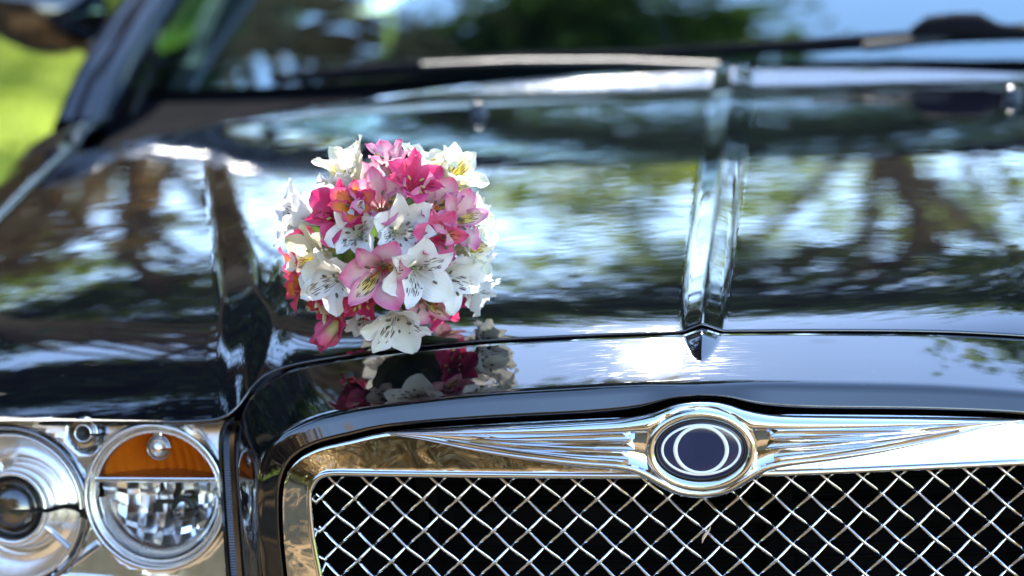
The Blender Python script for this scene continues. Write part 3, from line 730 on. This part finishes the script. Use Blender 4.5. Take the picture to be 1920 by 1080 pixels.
q = MB(); q.grid([[Vector((X, 1.335 + .03*(X/.83)**2+.19*(X/.83)**4 + t*.5, .968 + .035*math.sin(math.pi*min(1, t*1.3)) - .02*(X/.8)**2)) for X in [lerp(-.75, .75, i/20) for i in range(21)]] for t in [k/8 for k in range(9)]])
q.box((0, 1.9, .75), (1.5, .16, .42)); q.build('dashboard', CABIN, car)
for sx in (-.38, .38):
    q = MB(); rows = []
    for (z_, hw, d_) in ((.40, .25, .10), (.65, .26, .10), (.88, .25, .08), (1.00, .21, .06), (1.04, .13, .05), (1.21, .13, .045), (1.24, .08, .02)):
        rows.append([Vector((sx + hw*math.copysign(abs(math.cos(a))**.6, math.cos(a)), 2.55 + .15*(z_-.45) + d_*math.sin(a), z_)) for a in [2*math.pi*k/20 for k in range(20)]])
    q.grid(rows, close=True); q.build('seat', CABIN, car)
q = MB(); q.box((0, 3.28, .82), (1.25, .05, .84)); q.box((0, 2.4, .42), (1.55, 1.9, .04)); q.box((0, 2.72, 1.295), (1.28, 1.05, .02)); q.build('cabin_lining', CABIN, car, smooth=False)
q = MB(); q.grid([[Vector((x, y, .955 - .05*(abs(x)/.9)**4)) for x in [lerp(-.93, .93, i/10) for i in range(11)]] for y in (3.3, 4.0, 4.85)]); q.grid([[Vector((x, y, z_)) for x in (-.92, .92)] for y, z_ in ((4.85, .955), (4.95, .6), (4.9, .3))])
for sx in (-1, 1): q.grid([[Vector((sx*.93, y, z_)) for y in (2.75, 3.4, 4.85)] for z_ in (.3, .95)])
q.build('rear_body', PAINT, car)

# wipers (lie on the cowl, part of the car)
def wiper(rg, blade, arm, brk):
    q = MB(); q.tube(blade, [.004] + [.0075]*(len(blade)-2) + [.005], 8, sq=1.3); wo_ = q.build('wiper', simple('wiper_rubber', (.008, .008, .01), .9, ior=1.2), car)
    q = MB(); q.tube(arm, [.009, .008, .007, .006], 8, sq=.7); q.build('wiper_arm', simple('wiper_arm_satin', (.012, .012, .014), rg), wo_)
    if brk:
        q = MB(); p = Vector(brk)
        rows = []
        for x, h_ in ((-.055, .010), (-.035, .024), (0, .027), (.03, .026), (.055, .012), (.09, .006)): rows.append([p + Vector((x, -.012, -.010)), p + Vector((x, -.012, h_*.7)), p + Vector((x, .0, h_)), p + Vector((x, .012, h_*.7)), p + Vector((x, .012, -.010))])
        q.grid(rows, close=True); q.fan(rows[0]); q.fan(rows[-1]); q.build('wiper_bracket', bpy.data.materials['wiper_rubber'], wo_)
wiper(.8, [Vector((-.10, 1.325, 1.012)), Vector((.1, 1.325, 1.015)), Vector((.3, 1.335, 1.022)), Vector((.52, 1.36, 1.026)), Vector((.66, 1.38, 1.022))],
      [Vector((.16, 1.30, 1.013)), Vector((.30, 1.318, 1.022)), Vector((.42, 1.325, 1.030)), Vector((.75, 1.30, .99))], (.275, 1.318, 1.024))
wiper(.55, [Vector((-.60, 1.355, .990)), Vector((-.45, 1.34, .999)), Vector((-.25, 1.33, 1.006)), Vector((-.06, 1.325, 1.008))],
      [Vector((-.02, 1.285, .995)), Vector((-.14, 1.30, 1.003)), Vector((-.28, 1.315, 1.006)), Vector((-.40, 1.33, 1.004))], None)

# pale petal caught in the grille
q = MB(); q.grid([[Vector((.004 + .006*(i/4-.5)*math.sin(math.pi*clamp(.12+j/6*.8)) - .006*(j/6), -.026 - .002*math.sin(i), .7200 - .012*(j/6) + .004*(i/4)**2)) for i in range(5)] for j in range(7)])
tag(q.build('petal', simple('pale_petal', (.65, .48, .36), .6, var=.1)), 'small pale petal caught in the grille below the badge', 'petal')

# ------------------------------------------------------------------ the bouquet
BC = Vector((-.281, .105, .953))
bouquet = empty('bouquet', (BC.x, BC.y, hoodz(BC.x, BC.y)))
tag(bouquet, 'round bouquet of white, cream and pink lily-like flowers on the bonnet', 'bouquet')
BO = Vector(bouquet.location)
def petal_mat(name, throat, mid, tip, edge, streak=None, yellow=None, trans=.38):
    mt, n, p, o = newmat(name)
    uv = N(n, 'ShaderNodeUVMap').outputs[0]; sp = N(n, 'ShaderNodeSeparateXYZ'); n.links.new(uv, sp.inputs[0]); u, v = sp.outputs[0], sp.outputs[1]
    nz = noise(n, 60, 3, vec=coords(n)); vj = math_(n, 'ADD', v, math_(n, 'MULTIPLY_ADD', nz.outputs[0], .16, -.08))
    r = ramp(n, vj, [(.0, throat), (.30, mid), (.72, mid), (.98, tip)])
    au = math_(n, 'ABSOLUTE', math_(n, 'MULTIPLY_ADD', u, 2, -1))
    ef = N(n, 'ShaderNodeMapRange', interpolation_type='SMOOTHSTEP'); n.links.new(au, ef.inputs[0]); ef.inputs[1].default_value = .35; ef.inputs[2].default_value = 1.
    mx = N(n, 'ShaderNodeMix', data_type='RGBA'); n.links.new(ef.outputs[0], mx.inputs[0]); n.links.new(r.outputs[0], mx.inputs[6]); mx.inputs[7].default_value = (*edge, 1); c = mx.outputs[2]
    # long fine veins
    ve = N(n, 'ShaderNodeTexWave', wave_type='BANDS', bands_direction='X'); n.links.new(uv, ve.inputs[0]); ve.inputs['Scale'].default_value = 3.2; ve.inputs['Distortion'].default_value = 1.5; ve.inputs['Detail'].default_value = 1
    vm = N(n, 'ShaderNodeMix', data_type='RGBA', blend_type='MULTIPLY'); vm.inputs[0].default_value = 1; n.links.new(c, vm.inputs[6])
    vr = ramp(n, ve.outputs['Fac'], [(0, (.95, .96, .94)), (.5, (1, 1, 1))]); n.links.new(vr.outputs[0], vm.inputs[7]); c = vm.outputs[2]
    if yellow:
        y1 = N(n, 'ShaderNodeMapRange', interpolation_type='SMOOTHSTEP'); n.links.new(au, y1.inputs[0]); y1.inputs[1].default_value = .75; y1.inputs[2].default_value = .25
        y2 = math_(n, 'MULTIPLY', math_(n, 'GREATER_THAN', v, .0), 1.); y3 = N(n, 'ShaderNodeMapRange', interpolation_type='SMOOTHSTEP'); n.links.new(vj, y3.inputs[0]); y3.inputs[1].default_value = .78; y3.inputs[2].default_value = .55
        ym = N(n, 'ShaderNodeMix', data_type='RGBA'); n.links.new(math_(n, 'MULTIPLY', y1.outputs[0], y3.outputs[0]), ym.inputs[0]); n.links.new(c, ym.inputs[6]); ym.inputs[7].default_value = (*yellow, 1); c = ym.outputs[2]
    if streak:
        mp = N(n, 'ShaderNodeMapping'); mp.inputs['Scale'].default_value = (15, 3.8, 1); n.links.new(uv, mp.inputs[0])
        ob = N(n, 'ShaderNodeObjectInfo'); ad = N(n, 'ShaderNodeVectorMath', operation='ADD'); n.links.new(mp.outputs[0], ad.inputs[0])
        cmb = N(n, 'ShaderNodeCombineXYZ'); n.links.new(math_(n, 'MULTIPLY', ob.outputs['Random'], 37), cmb.inputs[0]); n.links.new(math_(n, 'MULTIPLY', ob.outputs['Random'], 53), cmb.inputs[1]); n.links.new(cmb.outputs[0], ad.inputs[1])
        vo = N(n, 'ShaderNodeTexVoronoi', voronoi_dimensions='2D'); vo.inputs['Scale'].default_value = 1; vo.inputs['Randomness'].default_value = .75; n.links.new(ad.outputs[0], vo.inputs['Vector'])
        # dashes: narrow across
        dd = math_(n, 'LESS_THAN', vo.outputs['Distance'], .29)
        m1 = math_(n, 'MULTIPLY', math_(n, 'GREATER_THAN', v, .18), math_(n, 'LESS_THAN', math_(n, 'MULTIPLY_ADD', au, .22, v), .84)); m2 = math_(n, 'LESS_THAN', au, .66)
        mm = math_(n, 'MULTIPLY', dd, math_(n, 'MULTIPLY', m1, m2))
        sm_ = N(n, 'ShaderNodeMix', data_type='RGBA'); n.links.new(mm, sm_.inputs[0]); n.links.new(c, sm_.inputs[6]); sm_.inputs[7].default_value = (*streak, 1); c = sm_.outputs[2]
    n.links.new(c, p.inputs['Base Color']); p.inputs['Roughness'].default_value = .45; p.inputs['Specular IOR Level'].default_value = .25
    n.links.new(bump(n, ve.outputs['Fac'], .00016, .6), p.inputs['Normal'])
    t = N(n, 'ShaderNodeBsdfTranslucent'); n.links.new(c, t.inputs[0])
    ms = N(n, 'ShaderNodeMixShader'); ms.inputs[0].default_value = trans; n.links.new(p.outputs[0], ms.inputs[1]); n.links.new(t.outputs[0], ms.inputs[2]); n.links.new(ms.outputs[0], o.inputs[0]); return mt
wh_ = (.74, .74, .71); DK = (.05, .006, .012)
PM = {
 'W': (petal_mat('white_petal', (.62, .66, .45), wh_, (.74, .76, .67), (.76, .75, .74)), petal_mat('white_streaked_petal', (.60, .60, .42), wh_, wh_, (.74, .72, .73), DK)),
 'C': (petal_mat('cream_petal', (.62, .66, .30), (.68, .65, .48), (.64, .66, .46), (.70, .68, .58)), petal_mat('cream_streaked_petal', (.70, .62, .2), (.68, .64, .42), (.68, .66, .54), (.68, .66, .58), (.16, .03, .01), (.80, .62, .08))),
 'P': (petal_mat('pink_petal', (.66, .56, .46), (.66, .40, .44), (.62, .10, .26), (.64, .20, .34)), petal_mat('pink_streaked_petal', (.66, .56, .30), (.66, .50, .42), (.60, .12, .30), (.62, .20, .36), DK, (.68, .54, .14))),
 'H': (petal_mat('hot_pink_petal', (.62, .22, .22), (.56, .03, .12), (.58, .035, .16), (.60, .08, .20)), petal_mat('hot_pink_inner_petal', (.62, .22, .10), (.52, .03, .09), (.56, .04, .15), (.58, .07, .17), (.08, .0, .015))),
 'R': (petal_mat('red_pink_petal', (.70, .46, .06), (.66, .17, .05), (.60, .035, .17), (.60, .05, .18)), petal_mat('orange_throat_petal', (.68, .42, .04), (.68, .24, .03), (.60, .04, .12), (.58, .04, .13))),
 'S': (petal_mat('pink_outer_petal', (.64, .36, .34), (.60, .10, .20), (.58, .04, .16), (.62, .14, .26)), petal_mat('coral_streaked_petal', (.62, .24, .12), (.60, .10, .09), (.60, .04, .15), (.60, .07, .19), (.07, .0, .01), (.64, .20, .08))),
}
PM['B'] = (petal_mat('bud_petal', (.40, .44, .10), (.64, .22, .26), (.60, .07, .20), (.60, .08, .20), None, (.54, .56, .24)),)*2
ANTHER = simple('anther', (.085, .075, .045), .8, var=.3, vscale=200); ANTHER_Y = simple('yellow_anther', (.35, .30, .09), .8, var=.3, vscale=200)
FILA = simple('filament', (.72, .62, .55), .5); FILA_R = simple('red_filament', (.55, .04, .08), .5)
GREEN = leaf_mat('bouquet_green', (.06, .12, .02), (.13, .22, .04), (.24, .33, .09), .3, 30); STEM = simple('stem_green', (.12, .22, .05), .5, var=.3)
RIBBON = simple('white_ribbon', (.75, .73, .70), .4, var=.05)

core = MB(); rows = []
for i in range(13):
    th = math.pi*i/12; rows.append([BC - BO + Vector((.052*math.sin(th)*math.cos(a), .048*math.sin(th)*math.sin(a), .054*math.cos(th)))*(1+.08*math.sin(5*a+3*th)) for a in [2*math.pi*k/24 for k in range(24)]])
core.grid(rows, close=True); core.build('flower_core', GREEN, bouquet)
hd = MB(); hd.tube([BC-BO+Vector((0, .03, -.02)), BC-BO+Vector((.012, .10, -.055)), BC-BO+Vector((.02, .20, -.058))], [.022, .014, .013], 14); hd.build('stem_handle', RIBBON, bouquet)

def make_petal(name, rnd, Lp, Wp, a0, a1, az, axis, xref, yref, org, mat, parent, cup, twist=0., tipcurl=0., pointed=.5, wav=1.):
    NU, NVV = 9, 13; V = []; UV = []
    # centre line in (axial, radial)
    cl = []; ax, ra = 0., .0018; ds = Lp/(NVV-1); ang = a0
    ph = rnd.uniform(0, 6.28); fr = rnd.uniform(2.2, 3.4)
    for j in range(NVV):
        t = j/(NVV-1); cl.append((ax, ra, ang))
        ang = lerp(a0, a1, sstep(.05, .85, t)) + tipcurl*max(0, t-.7)/.3
        ax += math.cos(ang)*ds; ra += math.sin(ang)*ds
    ca, sa = math.cos(az), math.sin(az)
    rad = xref*ca + yref*sa; tng = -xref*sa + yref*ca
    for j in range(NVV):
        t = j/(NVV-1); ax, ra, ang = cl[j]
        wdt = Wp*(.16 + .84*sstep(0, .58, t))*math.sqrt(max(0, 1 - max(0, (t-.58)/.425)**2.3))
        wdt = lerp(wdt, Wp*max(.0, 1-max(0, t-.6)/.4)**.8, .45*pointed*sstep(.62, .9, t))
        nrm = axis*math.sin(ang)*-1 + rad*math.cos(ang)      # away from the axis side
        c = org + axis*ax + rad*ra
        for i in range(NU):
            u = i/(NU-1)*2-1
            off = cup*wdt*(u*u) - .0
            ruf = wav*.0019*math.sin(fr*t*6.28+ph + u*2)*abs(u)**2*sstep(.3, .7, t) + wav*.0011*math.sin(23*t+ph)*abs(u)**4
            mid = -.0009*math.exp(-(u/.18)**2)*sstep(.0, .3, t)
            V.append(c + tng*(u*wdt + twist*t*t*.003) - nrm*(off + ruf + mid) + rad*(.0006*math.sin(u*9+ph)*t*t))
            UV.append((.5+u*.5, t))
    F = [(j*NU+i, j*NU+i+1, (j+1)*NU+i+1, (j+1)*NU+i) for j in range(NVV-1) for i in range(NU-1)]
    # keep above the bonnet
    for k, p in enumerate(V):
        wp = p + BO; zz = hoodz(wp.x, max(wp.y, yf(wp.x)), False) + .0015
        if wp.y < yf(wp.x): zz = hoodz(wp.x, yf(wp.x), False) - (yf(wp.x)-wp.y)*.40 + .0015
        if wp.z < zz: V[k] = Vector((p.x, p.y, zz - BO.z))
    rel = [p - org for p in V]
    return obj(name, rel, F, mat, parent, uv=UV)

FLOWERS = [
('C',-0.40,-0.20,0.90,1.15), ('W',-0.44,-0.34,0.83,0.80), ('P',0.01,-0.76,0.65,1.10), ('P',0.09,-0.38,0.92,0.85),
('H',0.32,-0.60,0.74,1.00), ('C',0.46,-0.23,0.86,1.00), ('C',0.71,-0.10,0.71,1.15), ('C',0.82,-0.08,0.56,0.80),
('H',0.89,-0.10,0.45,0.70), ('H',-0.43,-0.73,0.52,1.05), ('R',-0.21,-0.81,0.55,0.85), ('W',-0.82,-0.42,0.38,1.25),
('W',-0.27,-0.92,0.28,.98), ('W',0.22,-0.91,0.35,1.15), ('P',0.63,-0.55,0.54,1.00), ('P',0.81,-0.48,0.34,0.90),
('S',0.59,-0.78,0.23,0.95), ('H',0.65,-0.76,0.06,0.80), ('P',0.05,-0.99,-0.11,1.25), ('W',0.41,-0.90,-0.14,1.25),
('W',-0.48,-0.85,-0.24,1.20), ('C',-0.78,-0.63,-0.04,1.05), ('R',-0.91,-0.25,-0.30,1.15), ('R',-0.77,-0.23,-0.60,1.00),
('B',-0.51,-0.43,-0.73,1.00), ('W',0.17,-0.76,-0.62,1.20), ('W',0.71,-0.64,-0.28,1.15), ('W',0.95,-0.10,-0.29,1.2),
('W',0.87,0.02,-0.45,0.90), ('W',0.97,-0.14,0.22,0.95), ('C',0.91,-0.42,-0.02,1.00), ('H',0.64,-0.37,-0.67,0.90),
('P',0.47,-0.70,-0.54,0.85), ('C',-0.70,-0.43,-0.60,0.85), ('H',-0.21,-0.84,-0.50,0.80), ('W',-0.23,-0.68,-0.70,0.75),
('H',-0.53,-0.59,-0.61,0.80),
# round the back
('W',-0.75,.45,.45,1.0), ('P',-.35,.65,.65,1.05), ('H',.15,.45,.88,1.0), ('W',.5,.7,.5,1.05), ('C',.85,.45,.2,1.0), ('P',.1,.95,.2,1.1), ('W',-.5,.85,.1,1.05), ('H',-.9,.35,0,1.)]
CAMD = (Vector((.1135, -2.70, 1.37)) - BC).normalized()
COLN = {'W': 'white flower with dark streaked inner petals', 'C': 'cream flower tinged yellow', 'P': 'pale pink flower with yellow streaked throat', 'H': 'hot pink flower', 'R': 'red pink flower with orange throat', 'S': 'coral pink flower with dark streaks', 'B': 'closed pink bud with green midrib'}
for fi, (kd, nx, ny, nz_, sc) in enumerate(FLOWERS):
    rnd = random.Random(100+fi)
    d = Vector((nx, ny, nz_)).normalized(); rr_ = rnd.uniform(.90, 1.16); org = BC - BO + Vector((d.x*.062, d.y*.058, d.z*.062))*rr_
    axis = (d + Vector((rnd.uniform(-.22, .22), rnd.uniform(-.22, .22), rnd.uniform(-.15, .22)))).normalized()
    if d.dot(CAMD) > .55: axis = (axis + CAMD*.25).normalized()
    upv = Vector((0, 0, 1)) if abs(axis.z) < .85 else Vector((0, 1, 0))
    xr = upv.cross(axis).normalized(); yrf = axis.cross(xr).normalized()       # yrf = up in the face
    roll = rnd.uniform(-.9, .9)
    # receptacle: the flower itself, petals under it
    rc = MB(); rc.tube([org - axis*.016, org - axis*.004, org + axis*.004], [.0022, .0042, .0030], 8)
    fl = rc.build('flower' if kd != 'B' else 'flower_bud', STEM, bouquet); fl['label'] = COLN[kd]
    # petal objects get the flower's own frame: mesh stays relative to the throat
    def pet(nm, *a, **k):
        o = make_petal(nm, rnd, *a, **k); o.location = org; return o
    if kd == 'B':
        for k in range(3):
            pet('petal', .046, .013, R(16), R(2), k*2.094+.5, axis, xr, yrf, org, PM['B'][0], fl, .75, pointed=1., wav=.3, tipcurl=-.3)
        continue
    opn = rnd.uniform(.62, .98)
    if fi == 0: opn = .5
    om, im = PM[kd]
    LO, WO = .0410*sc*rnd.uniform(.94, 1.1), .0122*sc*rnd.uniform(.92, 1.06)
    for k in range(3):          # broad outer petals
        az = roll + math.pi/2 + k*2.094 + math.pi
        pet('petal', LO*rnd.uniform(.92, 1.06), WO*rnd.uniform(.92, 1.1), R(15), R(88)*opn*rnd.uniform(.85, 1.06), az, axis, xr, yrf, org, om, fl, rnd.uniform(.10, .28), twist=rnd.uniform(-1, 1), tipcurl=rnd.uniform(-.2, .4), pointed=.7)
    for k in range(3):          # narrower inner petals; the two upper ones carry the streaks
        az = roll + math.pi/2 + k*2.094
        streaked = k != 0 if True else False
        low = (k == 0)
        pet('petal', LO*rnd.uniform(.94, 1.04), WO*(.66 if not low else .62)*rnd.uniform(.95, 1.1), R(16), R(76)*opn*rnd.uniform(.8, 1.05), az + (0 if low else (.22 if k == 2 else -.22)), axis, xr, yrf, org + axis*.001, im if streaked else om, fl, rnd.uniform(.12, .3), tipcurl=rnd.uniform(-.1, .4), pointed=.9)
    # stamens
    st = MB()
    na = 6
    for k in range(na):
        az = roll + k*1.05 + rnd.uniform(-.3, .3); ln = .021*sc*rnd.uniform(.8, 1.1); sp_ = rnd.uniform(.25, .55)
        rv = xr*math.cos(az) + yrf*math.sin(az) - yrf*.35
        p0 = org; p1 = org + axis*ln*.55 + rv*ln*.18; p2 = org + axis*ln + rv*ln*sp_
        st.tube([p0, p1, p2], [.0006, .0005, .0004], 5, mi=0, caps=False)
        dr = (rv + axis*.3).normalized(); st.tube([p2 - dr*.0024, p2 - dr*.0012, p2 + dr*.0012, p2 + dr*.0024], [.0004, .0012, .0012, .0004], 6, mi=1)
    st.build('stamens', [FILA_R if kd in 'PHRS' else FILA, ANTHER_Y if kd in 'HC' else ANTHER], fl)
# leaves and small green buds between the flowers
LV = [(-.10, -.97, .22, .9), (.10, -.85, -.50, .8), (.48, -.76, .46, .8), (-.62, -.45, -.62, .9), (.95, -.2, .15, .7), (-.60, -.55, .60, .9), (-.2, -.6, .78, .8), (.30, -.92, -.40, .7), (-.86, -.45, .2, .9), (.78, -.62, .15, .7), (-.3, -.9, -.42, .7), (.5, -.5, -.7, .8)]
for i, (x, y, z_, s_) in enumerate(LV):
    rnd = random.Random(500+i); d = Vector((x, y, z_)).normalized(); org = BC - BO + d*.052
    ax_ = (d + Vector((rnd.uniform(-.4, .4), 0, rnd.uniform(-.2, .5)))).normalized(); xr = ax_.orthogonal().normalized(); yq = ax_.cross(xr)
    o = make_petal('leaf', rnd, .034*s_, .0065*s_, R(10), R(45), rnd.uniform(0, 6.28), ax_, xr, yq, org, GREEN, bouquet, .25, pointed=1.); o.location = org
    if i % 2 == 0:
        bb = MB(); b0 = BC - BO + d*.066; bb.tube([b0, b0 + d*.004, b0 + d*.010, b0 + d*.015], [.002, .0045, .004, .0008], 9); bb.build('green_bud', GREEN, bouquet)
